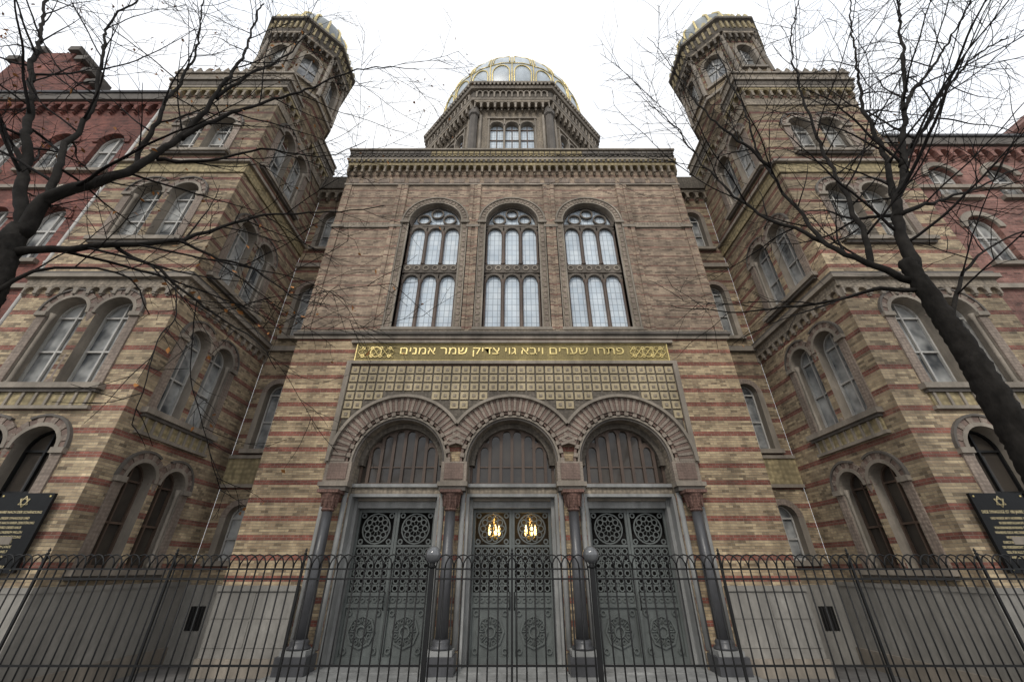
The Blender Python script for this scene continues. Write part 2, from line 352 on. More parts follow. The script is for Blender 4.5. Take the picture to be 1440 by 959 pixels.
for bi,c in enumerate(BC):
    m=M()
    for s in(-1,1):
        for k,(a,b_,d) in enumerate(((1.22,1.3,-.08),(1.13,1.22,-.4))):
            m.box(C,min(c+s*a,c+s*b_),max(c+s*a,c+s*b_),-.75,d,.02,4.0,'grey_stone')
    m.box(C,c-1.3,c+1.3,-.75,-.12,3.98,4.06,'grey_stone'); m.box(C,c-1.29,c+1.29,-.75,-.16,4.06,4.24,'terracotta'); m.box(C,c-1.3,c+1.3,-.75,-.08,4.24,4.33,'grey_stone')
    m.box(C,c-1.135,c+1.135,-.75,-.45,3.72,3.99,'grey_stone'); m.box(C,c-1.13,c+1.13,-.75,-.35,3.9,3.985,'moulding')
    m.box(C,c-1.3,c+1.3,-1.1,.3,0,.12,'grey_stone')
    dr=m.obj('door',syn)
    for s in(-1,1):
        l=M(); x=c+s*.565; d=-.68; D='door_bronze'; w_=.49
        for a in(-1,1): l.box(C,x+a*.56-(.072 if a>0 else 0),x+a*.56+(.072 if a<0 else 0),d-.04,d+.04,.12,3.72,D)
        for z0,z1 in((.12,.26),(1.3,1.38),(1.56,1.64),(3.62,3.72),(2.72,2.78)): l.box(C,x-w_,x+w_,d-.035,d+.035,z0,z1,D)
        rosette(l,C,x,3.2,.41,d,D)
        for e in(-1,1):
            for f in(-1,1): l.ring(C,x+e*.4,3.2+f*.34,.04,.075,0,360,10,d-.02,d+.02,D)
        # pierced grille of small roundels and bars
        for i in range(5):
            for j in range(6): l.ring(C,x-.39+i*.195,1.73+j*.178,.052,.082,0,360,10,d-.012,d+.014,D)
        for i in range(4): l.box(C,x-.305+i*.195,x-.28+i*.195,d-.01,d+.01,1.64,2.72,D)
        for j in range(5): z=1.81+j*.178; l.box(C,x-w_,x+w_,d-.013,d+.008,z-.011,z+.011,D)
        l.box(C,x-w_,x+w_,d-.05,d-.03,.26,1.3,D)
        l.ring(C,x,.78,.32,.37,0,360,8,d-.04,d+.02,D); l.ring(C,x,.78,.1,.14,0,360,16,d-.04,d+.03,D)
        for i in range(8):
            a=i*math.pi/4; l.tube([C.p(x+math.cos(a)*.13,d,.78+math.sin(a)*.13),C.p(x+math.cos(a)*.33,d,.78+math.sin(a)*.33)],.013,5,D)
            l.ring(C,x+math.cos(a+.39)*.235,.78+math.sin(a+.39)*.235,.035,.055,0,360,8,d-.04,d+.015,D)
        for a in(-1,1):
            for z in(.38,1.18): l.ring(C,x+a*.38,z,.045,.075,0,360,8,d-.04,d+.02,D)
        l.box(C,x-w_,x+w_,d-.05,d-.01,1.38,1.56,D)
        for i in range(6): l.ring(C,x-.4+i*.16,1.47,.035,.065,0,360,8,d-.02,d+.025,D)
        l.obj('door_leaf',dr)
    h=M(); 
    for s in(-1,1): h.tube([C.p(c+s*.06,-.63,1.25),C.p(c+s*.06,-.58,1.3),C.p(c+s*.06,-.58,1.6),C.p(c+s*.06,-.63,1.65)],.014,6,'iron')
    h.obj('handle',dr)
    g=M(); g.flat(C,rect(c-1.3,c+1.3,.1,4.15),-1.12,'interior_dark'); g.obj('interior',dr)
    t=M(); B='frame_brown'; d=-.5
    t.ring(C,c,4.9,1.2,1.28,0,180,30,d-.05,d+.05,B)
    for s in(-1,1): t.box(C,min(c+s*1.2,c+s*1.28),max(c+s*1.2,c+s*1.28),d-.05,d+.05,4.33,4.9,B)
    t.box(C,c-1.2,c+1.2,d-.05,d+.05,4.33,4.42,B)
    xs=[-1.02,-.68,-.34,0,.34,.68,1.02]
    for i in range(7):
        x=xs[i]; zt=4.9+math.sqrt(max(0,1.22**2-x*x)); t.box(C,c+x-.045,c+x+.045,d-.04,d+.045,4.42,zt-.02,B)
    for i in range(6):
        x=(xs[i]+xs[i+1])/2; zt=4.9+math.sqrt(1.2**2-max(abs(xs[i]),abs(xs[i+1]))**2)-.16
        t.ring(C,c+x,zt,.115,.175,0,180,10,d-.03,d+.04,B)
        t.ring(C,c+x,zt,.175,.26,25,155,8,d-.03,d+.03,B)
        t.box(C,c+x-.14,c+x+.14,d-.03,d+.02,4.86,4.9,B)
    w=t.obj('window',syn); g=M(); g.flat(C,lancet(c,4.33,1.28,4.9,20),d-.02,'glass_dark'); g.obj('glass',w)
# diapered panel
m=M()
def arcz(x,p=2.07):
    z=4.95
    for c in BC:
        if abs(x-c)<p: z=max(z,4.9+math.sqrt(p*p-(x-c)**2))
    return z
xs=[-5.32+10.64*i/120 for i in range(121)]
m.poly(C,[(5.32,8.08),(-5.32,8.08)]+[(x,arcz(x)) for x in xs],0,.012,'terracotta_dark')
nx=35; pt=10.4/(nx-1)
for i in range(nx):
    for j in range(11):
        x=-5.2+i*pt; z=7.92-j*pt
        if z-.14>max(arcz(x-.13,2.08),arcz(x+.13,2.08),5.0):
            q=.125; m.box(C,x-q,x+q,.01,.05,z-q,z+q,'ochre_tile'); m.box(C,x-.05,x+.05,.05,.065,z-.05,z+.05,'terracotta')
for s in(-1,1): m.box(C,min(s*5.35,s*5.5),max(s*5.35,s*5.5),0,.12,4.9,8.12,'moulding'); 
m.obj('diaper_panel',syn)
# inscription
m=M()
m.box(C,-5.5,5.5,0,.12,8.12,8.23,'moulding'); m.box(C,-5.3,5.3,0,.06,8.23,8.9,'gold_field')
m.box(C,-5.3,5.3,.06,.085,8.23,8.255,'gold'); m.box(C,-5.3,5.3,.06,.085,8.875,8.9,'gold'); m.box(C,-5.5,5.5,0,.14,8.9,9.0,'moulding')
for s in(-1,1):
    m.box(C,min(s*5.3,s*5.27),max(s*5.3,s*5.27),.06,.085,8.255,8.875,'gold')
    zc=8.565
    for f in(-1,1):   # two interlacing ribbons with leaf curls
        m.tube([C.p(s*(4.0+1.22*k/40),.08+.006*f,zc+f*.14*math.sin(math.pi*4*k/40)) for k in range(41)],.016,5,'gold')
        m.tube([C.p(s*(4.0+1.22*k/40),.075,zc+f*.21*abs(math.cos(math.pi*4*k/40))) for k in range(41)],.011,5,'gold')
        for k in range(4):
            x=s*(4.15+.3*k); m.ring(C,x,zc+f*.15,.03,.058,0,360,10,.06,.09,'gold')
    m.ring(C,s*4.61,zc,.17,.195,0,360,16,.06,.095,'gold')
txt="פתחו שערים ויבא גוי צדיק שמר אמנים"[::-1]
text_mesh(m,txt,C,0,.07,8.565,.4,'gold',.015,fit=7.6,hfit=.35)
m.obj('inscription',syn)
# string courses / upper facade trim
m=M()
m.wbox(-7.52,7.52,-.08,1.25,9.1,9.24,'moulding'); m.wbox(-7.58,7.58,-.16,1.25,9.24,9.34,'moulding_dark'); m.wbox(-7.51,7.51,-.08,1.25,9.34,9.44,'terracotta')
m.obj('string_course',syn)
for a,b_ in((-7.45,-4.68),(4.68,7.45)):
    m=M(); m.box(C,a,b_,0,.06,14.42,14.52,'moulding'); m.box(C,a,b_,0,.03,14.52,14.72,'terracotta'); m.obj('string_course',syn)
for a in(-7.25,-4.82,-1.6,1.6,4.82,7.25):
    m=M(); w=.13 if abs(a)>5 else .25
    m.box(C,a-w,a+w,0,.05,9.46,17.0,'brick_upper')
    if abs(a)<5:
        for q in(-.15,.15): m.box(C,a+q-.08,a+q+.08,.05,.09,9.46,17.0,'brick_upper')
    x0=max(a-.28,-7.44); x1=min(a+.28,7.44); m.box(C,x0,x1,0,.11,14.4,14.54,'moulding'); m.obj('pilaster',syn)
m=M()
m.box(C,-7.45,7.45,0,.07,17.0,17.1,'moulding')
for i in range(22): x=-7.1+i*14.2/21; m.box(C,x-.24,x+.24,0,.025,17.2,17.46,'terracotta_rose')
corbels(m,C,-7.45,7.45,17.6,18.3,.22,.34,'ochre_frieze','terracotta')
m.wbox(-7.5,7.5,-.25,1.3,18.3,18.44,'moulding_dark')
for i in range(70): x=-7.4+i*14.8/69; m.box(C,x-.05,x+.05,.25,.3,18.32,18.43,'ochre_frieze')
m.wbox(-7.52,7.52,-.28,1.4,18.44,18.56,'moulding'); m.wbox(-7.48,7.48,-.24,1.4,18.56,19.1,'terracotta_dark'); m.wbox(-7.56,7.56,-.32,1.4,19.1,19.2,'moulding')
for i in range(60): x=-7.38+i*14.76/59; m.ring(C,x,18.68,.07,.115,0,180,5,.24,.28,'ochre_frieze' if 14<i<43 else 'moulding_dark'); m.box(C,x-.1,x+.1,.24,.28,18.86,19.02,'ochre_frieze' if 14<i<43 else 'moulding_dark')
m.obj('cornice',syn)
m=M(); m.wbox(-7.45,7.45,1.4,22,18.5,19.0,'roof_slate'); m.obj('roof',syn)
for a,b_ in((-9.2,-7.45),(7.45,9.2)): m=M(); m.wbox(a,b_,1.5,22,18,18.5,'roof_slate'); m.obj('roof',syn)
# big upper windows
for c in WC:
    m=M(); zs=14.77; st='terracotta'; H=1.08
    m.ring(C,c,zs,H,H+.05,0,180,30,-.2,.06,'moulding'); m.ring(C,c,zs,H+.05,H+.26,0,180,30,-.02,.045,st); m.ring(C,c,zs,H+.26,H+.32,0,180,30,0,.09,'moulding')
    for i in range(24): m.ring(C,c,zs,H+.09,H+.23,i*7.5+1,i*7.5+5,1,.045,.065,'terracotta_rose')
    for s in(-1,1):
        for a,b_,d0,d1,mt in((H,H+.05,-.2,.06,'moulding'),(H+.05,H+.26,0,.045,st),(H+.26,H+.32,0,.09,'moulding')):
            m.box(C,min(c+s*a,c+s*b_),max(c+s*a,c+s*b_),d0,d1,9.46,zs,mt)
        m.box(C,min(c+s*H,c+s*(H+.36)),max(c+s*H,c+s*(H+.36)),-.1,.13,zs-.13,zs-.01,'moulding')
        for z in [9.6+.25*i for i in range(20)]: m.box(C,min(c+s*(H+.1),c+s*(H+.22)),max(c+s*(H+.1),c+s*(H+.22)),.045,.065,z,z+.15,'terracotta_rose')
    w=m.obj('window',syn)
    t=M(); d=-.25; B='tracery'
    for z0,zt in((9.6,12.2),(12.62,14.7)):
        zs2=zt-.34
        for k in(-1,0,1): t.ring(C,c+k*.7,zs2,.26,.35,0,180,12,d-.06,d+.06,B); t.ring(C,c+k*.7,zs2,.35,.46,30,150,8,d-.05,d+.03,B)
        for x in(-1.04,-.35,.35,1.04):
            q=C.p(c+x,d+.02,0); r_=.05 if abs(x)>1 else .075; t.lathe(q[0],q[1],[(r_+.02,z0),(r_+.02,z0+.1),(r_,z0+.14),(r_,zs2-.14),(r_+.03,zs2)],8,'frame_brown',sm=True)
    t.box(C,c-H,c+H,d-.08,d+.08,12.21,12.62,B); 
    for i in range(6): t.ring(C,c-.9+i*.36,12.42,.08,.13,0,360,10,d+.08,d+.11,'moulding')
    t.box(C,c-H,c+H,d-.04,d+.045,14.71,14.82,B)
    for x,z,r in((-.54,15.12,.29),(.54,15.12,.29),(0,15.46,.28)):
        t.ring(C,c+x,z,r-.06,r,0,360,18,d-.05,d+.05,B)
    t.ring(C,c,14.8,.99,1.08,0,180,24,d-.05,d+.05,B)
    t.obj('tracery',w)
    g=M(); g.flat(C,lancet(c,9.55,H,14.77,20),-.33,'glass_pale'); g.obj('glass',w)
    s=M(); s.box(C,c-1.42,c+1.42,-.3,.1,9.46,9.57,'moulding'); s.obj('sill',w)
# plinth central
for s in(-1,1):
    m=M(); x0,x1=min(s*5.42,s*7.45),max(s*5.42,s*7.45)
    m.box(C,x0,x1,0,.1,0,1.7,'plinth_stone'); m.box(C,x0,x1,0,.16,1.7,1.82,'plinth_stone'); m.box(C,x0,x1,0,.2,0,.35,'moulding')
    for k in range(2):
        for e in range(2):
            z=.55+k*.58; xa=5.48+e*.98; m.box(C,min(s*xa,s*(xa+.95)),max(s*xa,s*(xa+.95)),.1,.118,z,z+.54,'plinth_stone')
    m.obj('plinth',syn)
m=M(); m.wbox(-5.5,5.5,-1.15,-.3,0,.1,'grey_stone'); m.obj('step',syn)
# recess walls
for s in(-1,1):
    fr=F((s*8.325,1.2),(0,-1)); h=[]; m=M(); W=.87
    for z0,zt in((2.4,3.9),(5.6,7.95),(9.9,12.4),(14.4,16.6)): h+=single(fr,0,z0,zt,.36,syn)
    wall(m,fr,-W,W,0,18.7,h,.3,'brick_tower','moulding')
    m.box(fr,-W,W,0,.05,4.5,5.3,'ochre_frieze'); m.box(fr,-W,W,0,.1,5.3,5.4,'moulding'); m.box(fr,-W,W,0,.1,4.4,4.5,'moulding')
    m.box(fr,-W,W,0,.12,9.25,9.45,'moulding'); m.box(fr,-W,W,0,.1,13.3,13.5,'moulding'); corbels(m,fr,-W,W,17.3,17.9,.25,.4,'terracotta'); m.box(fr,-W,W,0,.35,17.9,18.7,'terracotta_dark')
    m.box(fr,-W,W,0,.08,0,1.8,'plinth_stone'); m.box(fr,s*.28-.2,s*.28+.2,.08,.09,.75,1.3,'interior_dark')
    for i in range(5): m.box(fr,s*.28-.16+i*.08-.01,s*.28-.16+i*.08+.01,.09,.11,.75,1.3,'iron')
    m.obj('wall',syn)
# towers
def oct_faces(cx,cy,ap):
    return [F((cx+math.cos(a)*ap,cy+math.sin(a)*ap),(math.cos(a),math.sin(a))) for a in [math.pi/4*k-math.pi/2 for k in range(8)]]
for s in(-1,1):
    fr=F((s*11.4,-3),(0,-1)); fi=F((s*9.2,-.9),(-s,0)); fo=F((s*13.6,-.9),(s,0)); ic=s*.35
    h=[]
    h+=pair(fr,0,2.75,5.05,.5,.22,syn,gm='glass_dark',fm='iron')
    h+=pair(fr,0,6.1,8.7,.5,.26,syn,panel=.34); h+=pair(fr,0,10.9,13.4,.48,.24,syn); h+=pair(fr,0,15.1,17.1,.45,.24,syn)
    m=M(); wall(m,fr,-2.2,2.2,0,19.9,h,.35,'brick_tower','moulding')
    h=[]
    h+=pair(fi,ic,2.2,4.5,.42,.22,syn,gm='glass_dark',fm='frame_brown'); h+=pair(fi,ic,5.7,8.3,.44,.22,syn,panel=.34); h+=pair(fi,ic,10.0,12.7,.44,.22,syn); h+=pair(fi,ic,15.1,17.8,.44,.22,syn)
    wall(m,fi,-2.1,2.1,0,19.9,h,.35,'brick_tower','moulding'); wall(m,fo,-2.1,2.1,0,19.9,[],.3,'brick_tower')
    m.wbox(s*11.4-2.2,s*11.4+2.2,-3,1.25,19.85,19.9,'roof_slate')
    m.obj('wall',syn)
    x0,x1=s*11.4-2.2,s*11.4+2.2
    def slab(mm,d,z0,z1,mt): mm.wbox(x0-d,x1+d,-3-d,1.3,z0,z1,mt)
    for grp in (((.07,9.1,9.32,'terracotta'),(.18,9.32,9.44,'moulding'),(.12,9.44,9.56,'moulding_dark')),((.05,13.95,14.4,'ochre_frieze'),(.15,14.4,14.52,'moulding')),((.1,1.78,1.88,'plinth_stone'),)):
        mm=M()
        for g in grp: slab(mm,*g)
        mm.obj('string_course',syn)
    mm=M()
    for f_ in(fr,fi):
        W=2.2 if f_ is fr else 2.1
        corbels(mm,f_,-W,W,8.75,9.1,.1,.36,'terracotta','moulding'); 
        mm.box(f_,-W,W,0,.04,17.95,18.35,'terracotta')
        corbels(mm,f_,-W,W,18.35,18.95,.15,.36,'ochre_frieze','terracotta')
    slab(mm,.18,18.95,19.1,'moulding'); slab(mm,.2,19.1,19.35,'terracotta_dark'); slab(mm,.27,19.35,19.46,'moulding'); slab(mm,.2,19.46,19.85,'terracotta'); slab(mm,.26,19.85,19.95,'moulding')
    for i in range(13):
        x=x0-.1+i*(4.6/12)-s*11.4; mm.poly(fr,[(x-.13,19.94),(x+.13,19.94),(x+.09,20.12),(x,20.28),(x-.09,20.12)],.1,.24,'terracotta')
    mm.obj('cornice',syn)
    mm=M(); mm.wbox(x0-.08,x1+.08,-3.08,1.28,0,1.79,'plinth_stone'); mm.wbox(x0-.14,x1+.14,-3.14,1.27,0,.4,'moulding'); mm.obj('plinth',syn)
    # turret
    cx,cy=s*10.3,-1.35; ap=1.68; k8=1/math.cos(math.pi/8); ph=math.pi/8
    t=M()
    t.lathe(cx,cy,[(.5*k8,16.6),(.95*k8,17.9),(1.35*k8,19.0),(ap*k8,19.95),(ap*k8,20.3)],8,'brick_tower',ph)
    t.lathe(cx,cy,[(ap*k8+.1,19.98),(ap*k8+.1,20.15)],8,'moulding',ph)
    of=oct_faces(cx,cy,ap); hwf=ap*math.tan(math.pi/8)
    for f_ in of:
        wall(t,f_,-hwf,hwf,20.3,23.5,[lancet(0,20.75,.34,22.2)],.25,'brick_tower','moulding')
        t.ring(f_,0,22.2,.34,.5,0,180,12,0,.06,'terracotta'); t.box(f_,-.5,-.34,0,.06,20.75,22.2,'moulding'); t.box(f_,.34,.5,0,.06,20.75,22.2,'moulding')
        t.box(f_,-.56,.56,0,.1,20.6,20.75,'moulding')
        corbels(t,f_,-hwf,hwf,22.85,23.45,.2,.3,'terracotta','terracotta_dark')
        q=f_.p(hwf,.03,0); t.lathe(q[0],q[1],[(.09,20.3),(.09,23.3)],8,'moulding')
    t.lathe(cx,cy,[((ap+.2)*k8,23.45),((ap+.26)*k8,23.6),((ap+.2)*k8,23.6),((ap+.2)*k8,24.25),((ap+.36)*k8,24.35),((ap+.36)*k8,24.5)],8,'terracotta_dark',ph)
    for f_ in oct_faces(cx,cy,ap+.2):
        hh=(ap+.2)*math.tan(math.pi/8)
        for i in range(6): x=-hh+.13+i*(2*hh-.26)/5; t.box(f_,x-.05,x+.05,0,.09,23.62,24.2,'ochre_frieze')
    for f_ in oct_faces(cx,cy,ap+.28):
        for x in(-.6,-.3,0,.3,.6): t.poly(f_,[(x-.1,24.5),(x+.1,24.5),(x+.1,24.66),(x,24.8),(x-.1,24.66)],-.06,.06,'gold_old')
    to=t.obj('turret',syn)
    for f_ in of:
        g=M(); g.flat(f_,lancet(0,20.75,.34,22.2),-.2,'glass_sash'); g.box(f_,-.025,.025,-.2,-.15,20.75,22.5,'frame_white'); g.box(f_,-.34,.34,-.2,-.16,21.7,21.76,'frame_white'); g.obj('window',to)
    g=M(); prof=[(1.25,24.4),(1.45,25.0),(1.55,25.6),(1.47,26.3),(1.2,26.9),(.7,27.4),(.2,27.75),(.1,28.1),(.2,28.3),(.02,28.7)]
    g.lathe(cx,cy,prof,24,'dome_dark',sm=True)
    for i in range(16):
        a=i*math.pi/8; g.tube([(cx+math.cos(a)*(r+.03),cy+math.sin(a)*(r+.03),z) for r,z in prof[:7]],.055,6,'gold')
    g.lathe(cx,cy,[(1.4,24.42),(1.46,24.5),(1.44,24.8)],24,'gold_old'); g.obj('dome',to)
# drum and dome
DC=(0,12.0); ap=6.6; k8=1/math.cos(math.pi/8); ph=math.pi/8; hwf=ap*math.tan(math.pi/8); U=-.25
t=M(); of=oct_faces(*DC,ap)
WX=(-1.1,0,1.1)
for f_ in of:
    hs=[lancet(x,27.0,.47,30.0) for x in WX]
    wall(t,f_,-hwf,hwf,18.5,32.6+U,hs,.35,'terracotta','moulding')
    for x in WX: t.ring(f_,x,30.0,.47,.56,0,180,12,0,.1,'moulding')
    t.box(f_,-1.8,1.8,0,.12,30.85,31.0,'moulding')
    for x in(-1.68,-.55,.55,1.68): t.box(f_,x-.05,x+.05,0,.1,27.0,30.8,'moulding')
    t.box(f_,-hwf,hwf,0,.2,26.3,26.8,'moulding')
    q=f_.p(hwf,.08,0); t.lathe(q[0],q[1],[(.3,18.5),(.3,31.0),(.42,31.1),(.42,31.4),(.3,32.0)],8,'moulding_dark',ph)
    for e in(-1,1): q=f_.p(e*(hwf-.45),.14,0); t.lathe(q[0],q[1],[(.1,26.8),(.1,31.1)],8,'moulding')
    f2=F((DC[0]+f_.n.x*(ap+.12),DC[1]+f_.n.y*(ap+.12)),f_.n); h2=(ap+.12)*math.tan(math.pi/8)
    corbels(t,f2,-h2,h2,31.7+U,32.7+U,.42,.5,'terracotta','moulding')
for r0,z0,r1,z1,mt in((.56,32.7,.62,32.88,'moulding'),(.5,32.88,.5,33.9,'terracotta_dark'),(.74,33.9,.82,34.08,'moulding')):
    t.lathe(*DC,[((ap+r0)*k8,z0+U),((ap+r1)*k8,z1+U)],8,mt,ph)
for f_ in oct_faces(*DC,ap+.5):
    hh=(ap+.5)*math.tan(math.pi/8); n=13
    for i in range(n):
        x=-hh+.3+i*(2*hh-.6)/(n-1); t.box(f_,x-.06,x+.06,0,.16,32.9+U,33.6+U,'moulding')
    for i in range(n-1):
        x=-hh+.3+(i+.5)*(2*hh-.6)/(n-1); t.ring(f_,x,33.58+U,.13,.2,0,180,6,0,.14,'moulding')
    for i in range(20): x=-hh+.12+i*(2*hh-.24)/19; t.box(f_,x-.07,x+.07,.24,.42,34.1+U,34.32+U,'moulding')
t.lathe(*DC,[((ap+.92)*k8,34.32+U),((ap+.96)*k8,34.46+U)],8,'moulding',ph)
du=t.obj('drum',syn)
for f_ in of:
    g=M()
    for x in WX:
        g.flat(f_,lancet(x,27.0,.47,30.0),-.3,'glass_pale'); g.box(f_,x-.03,x+.03,-.29,-.22,27.0,30.4,'frame_brown'); g.box(f_,x-.47,x+.47,-.29,-.23,28.7,28.78,'frame_brown'); g.box(f_,x-.47,x+.47,-.29,-.23,29.9,29.98,'frame_brown')
    g.obj('window',du)
prof=[(r*1.075,z-.55) for r,z in [(5.9,34.7),(6.0,35.6),(6.25,36.6),(6.35,37.8),(6.3,39.0),(6.05,40.3),(5.6,41.6),(4.9,42.9),(3.9,44.1),(2.7,45.1),(1.4,45.9),(.5,46.4),(.3,47)]]
d=M(); d.lathe(*DC,prof,72,'dome_panel',sm=True); dome=d.obj('dome',syn)
def pr(z):
    for (r0,z0),(r1,z1) in zip(prof,prof[1:]):
        if z0<=z<=z1: return r0+(r1-r0)*(z-z0)/(z1-z0)
    return .3
def dp(a,z,o=.03): r=pr(z)+o; return (DC[0]+math.cos(a)*r,DC[1]+math.sin(a)*r,z)
g=M(); NG=24
for i in range(NG):
    a=2*math.pi*(i+.5)/NG; w=math.pi/NG
    g.tube([dp(a+w,34.3+.5*k) for k in range(22)],.055,6,'gold')
    for z0,z1 in((34.6,38.1),(38.7,41.5)):
        pts=[dp(a-w*.78,z0+(z1-z0)*.7*k/5,.04) for k in range(6)]+[dp(a+w*.78*math.sin(t_),z0+(z1-z0)*(.7+.3*math.cos(t_)),.04) for t_ in [math.pi/8*j for j in range(-3,4)]]+[dp(a+w*.78,z0+(z1-z0)*.7*k/5,.04) for k in range(5,-1,-1)]
        g.tube(pts,.05,6,'gold')
    g.tube([dp(a-w,38.4),dp(a,38.5),dp(a+w,38.4)],.045,6,'gold')
    q=dp(a+w,34.5,.1); g.lathe(q[0],q[1],[(.14,34.2),(.16,34.7),(.06,34.8),(.11,35.0),(.02,35.2)],6,'gold_old')
g.lathe(*DC,[(6.5,34.2),(6.6,34.3),(6.55,34.6)],48,'gold_old'); g.lathe(*DC,[(.3,45.9),(.8,46.3),(.2,46.8),(.1,48.0),(.4,48.5),(.02,49.5)],12,'gold')
g.obj('gold_rib',dome)
# ---------------------------------------------------------------- candelabra
for x in(-.53,.53):
    r=empty('hanging_lamp',(x,.9,2.95),label="lit brass candle lamp glowing behind the entrance door grille",category="lamp",group="lit lamps in the entrance")
    m=M(); m.lathe(x,.9,[(.02,3.5),(.02,3.05),(.08,3.0),(.02,2.9)],8,'gold')
    bl=M()
    for k in range(5):
        a=k*2*math.pi/5; px,py=x+math.cos(a)*.15,.9+math.sin(a)*.1
        m.tube([(x,.9,2.98),((x+px)/2,(py+.9)/2,2.93),(px,py,3.03)],.012,5,'gold'); bl.lathe(px,py,[(.02,3.03),(.04,3.11),(.03,3.22),(.005,3.32)],8,'lamp_glow',sm=True)
    m.obj('arm',r,(x,.9,2.95)); bl.obj('bulb',r,(x,.9,2.95))
    pl=bpy.data.lights.new('lamp_light','POINT'); pl.energy=9; pl.color=(1,.62,.25); pl.shadow_soft_size=.08
    po=bpy.data.objects.new('lamp_light',pl); S.collection.objects.link(po); po.parent=r; po.location=(0,-.02,.45)
# ---------------------------------------------------------------- plaques
def star(m,fr,c,d,z,r,mat):
    for a0 in(90,270):
        p=[(c+r*math.cos(math.radians(a0+120*k)),z+r*math.sin(math.radians(a0+120*k))) for k in range(4)]
        for a,b_ in zip(p,p[1:]): m.tube([fr.p(a[0],d,a[1]),fr.p(b_[0],d,b_[1])],.006,4,mat)
PT={-1:("50 JAHRE NACH DER SCHÄNDUNG","DIESER SYNAGOGE UND\n45 JAHRE NACH IHRER ZERSTÖRUNG\nWIRD DIESES HAUS\nNACH UNSEREM WILLEN\nMIT DER UNTERSTÜTZUNG\nVIELER FREUNDE\nIN UNSEREM LANDE\nUND ALLER WELT\nNEU ERSTEHEN\n\nJÜDISCHE GEMEINDE BERLIN"),
1:("DIESE SYNAGOGE IST 100 JAHRE ALT","UND WURDE AM 9. NOVEMBER 1938\nIN DER KRISTALLNACHT\nVON DEN NAZIS IN BRAND GESTECKT\nWÄHREND DES II. WELTKRIEGES 1939-1945\nWURDE SIE IM JAHRE 1943\nDURCH BOMBENANGRIFF ZERSTÖRT\nDIE VORDERFRONT DIESES GOTTESHAUSES\nSOLL FÜR ALLE ZEITEN EINE STÄTTE DER\nMAHNUNG UND ERINNERUNG BLEIBEN\n\nVERGESST ES NIE")}
for s in(-1,1):
    c=s*10.12; zb=2.12; fr=F((c,-3.0),(0,-1)); r=empty('memorial_plaque',(c,-3.0,zb),label="black stone memorial plaque with gilded lettering and star of David",category="plaque",group="memorial plaques on the tower walls")
    m=M(); m.box(fr,-.55,.55,.11,.17,zb,zb+1.45,'plaque_stone')
    for a in(-.49,.49):
        for z in(zb+.06,zb+1.39): m.box(fr,a-.015,a+.015,.17,.18,z-.015,z+.015,'gold')
    m.obj('slab',r,(c,-3.0,zb))
    m=M(); star(m,fr,0,.176,zb+1.28,.11,'plaque_gilt'); text_mesh(m,PT[s][0],fr,0,.171,zb+1.08,.07,'plaque_gilt',.001,fit=.96,hfit=.075); text_mesh(m,PT[s][1],fr,0,.171,zb+.53,.07,'plaque_gilt',.001,fit=.88,line=1.35,hfit=.92); m.obj('lettering',r,(c,-3.0,zb))
# ---------------------------------------------------------------- neighbours
def neighbour(name,s,mat,ztop,cols,rows,label):
    r=empty(name,(s*20,-2.6,0),label=label,category="building"); L_=F((s*20,-2.6),(0,-1))
    if s>0: W0,W1=-6.38,6.4
    else: W0,W1=-6.4,6.38
    hs=[]; org=(s*20,-2.6,0)
    for x in cols:
        for z0,zt in rows:
            a=s*(x-20); hw=.5; zs=zt-hw
            w=M(); w.ring(L_,a,zs,hw,hw+.2,0,180,12,0,.06,'brick_red' if s<0 else 'moulding')
            w.box(L_,a-.7,a+.7,0,.14,z0-.14,z0-.001,'moulding'); wo=w.obj('window',r,org)
            g=M(); g.flat(L_,lancet(a,z0,hw,zs),-.22,'glass_sash'); g.obj('glass',wo,org)
            g=M(); g.box(L_,a-.035,a+.035,-.215,-.15,z0,zt-.05,'frame_white'); zc=z0+(zt-z0)*.6; g.box(L_,a-hw,a+hw,-.215,-.16,zc-.035,zc+.035,'frame_white')
            g.ring(L_,a,zs,hw-.07,hw-.002,0,180,12,-.21,-.14,'frame_white')
            for q in(-1,1): g.box(L_,min(a+q*(hw-.07),a+q*(hw-.002)),max(a+q*(hw-.07),a+q*(hw-.002)),-.21,-.14,z0,zs,'frame_white')
            g.obj('frame',wo,org)
            hs.append(lancet(a,z0,hw,zs))
    m=M(); wall(m,L_,W0,W1,0,ztop,hs,.25,mat)
    for z in(5.2,9.3,13.6): 
        if z<ztop-1: m.box(L_,W0,W1,0,.1,z,z+.16,'moulding')
    m.obj('wall',r,org)
    m=M(); corbels(m,L_,W0,W1,ztop-1.0,ztop-.4,.2,.5,mat,mat); m.box(L_,W0,W1,0,.3,ztop-.4,ztop,'moulding_dark'); m.box(L_,W0,W1,0,.36,ztop,ztop+.12,'roof_slate'); m.obj('cornice',r,org)
    return r,L_,org
r,L_,org=neighbour('apartment_building',-1,'brick_red',19.0,(15.2,17.1,19.0,21.4,23.6),((2.6,4.6),(6.4,8.6),(10.4,12.7),(14.6,16.7)),"dark red brick building with arched windows and stepped gable")
m=M()
for k,(w,z) in enumerate(((2.9,19.6),(2.3,20.5),(1.5,21.5),(.8,22.3))):
    m.box(L_,-.4-w-.0,-.4+w,-.4,.32-.02*k,19.13 if k==0 else 19.6+.9*(k-1),z,'brick_red')
    for q in(-1,1): m.box(L_,-.4+q*w-.25,-.4+q*w+.25,-.45,.4,z,z+.3,'moulding_dark')
m.obj('gable',r,org)
m=M(); m.add([L_.p(-6.4,-.4,19.1),L_.p(6.38,-.4,19.1),L_.p(6.38,-6,22.5),L_.p(-6.4,-6,22.5)],[(0,1,2,3)],'roof_slate'); m.obj('roof',r,org)
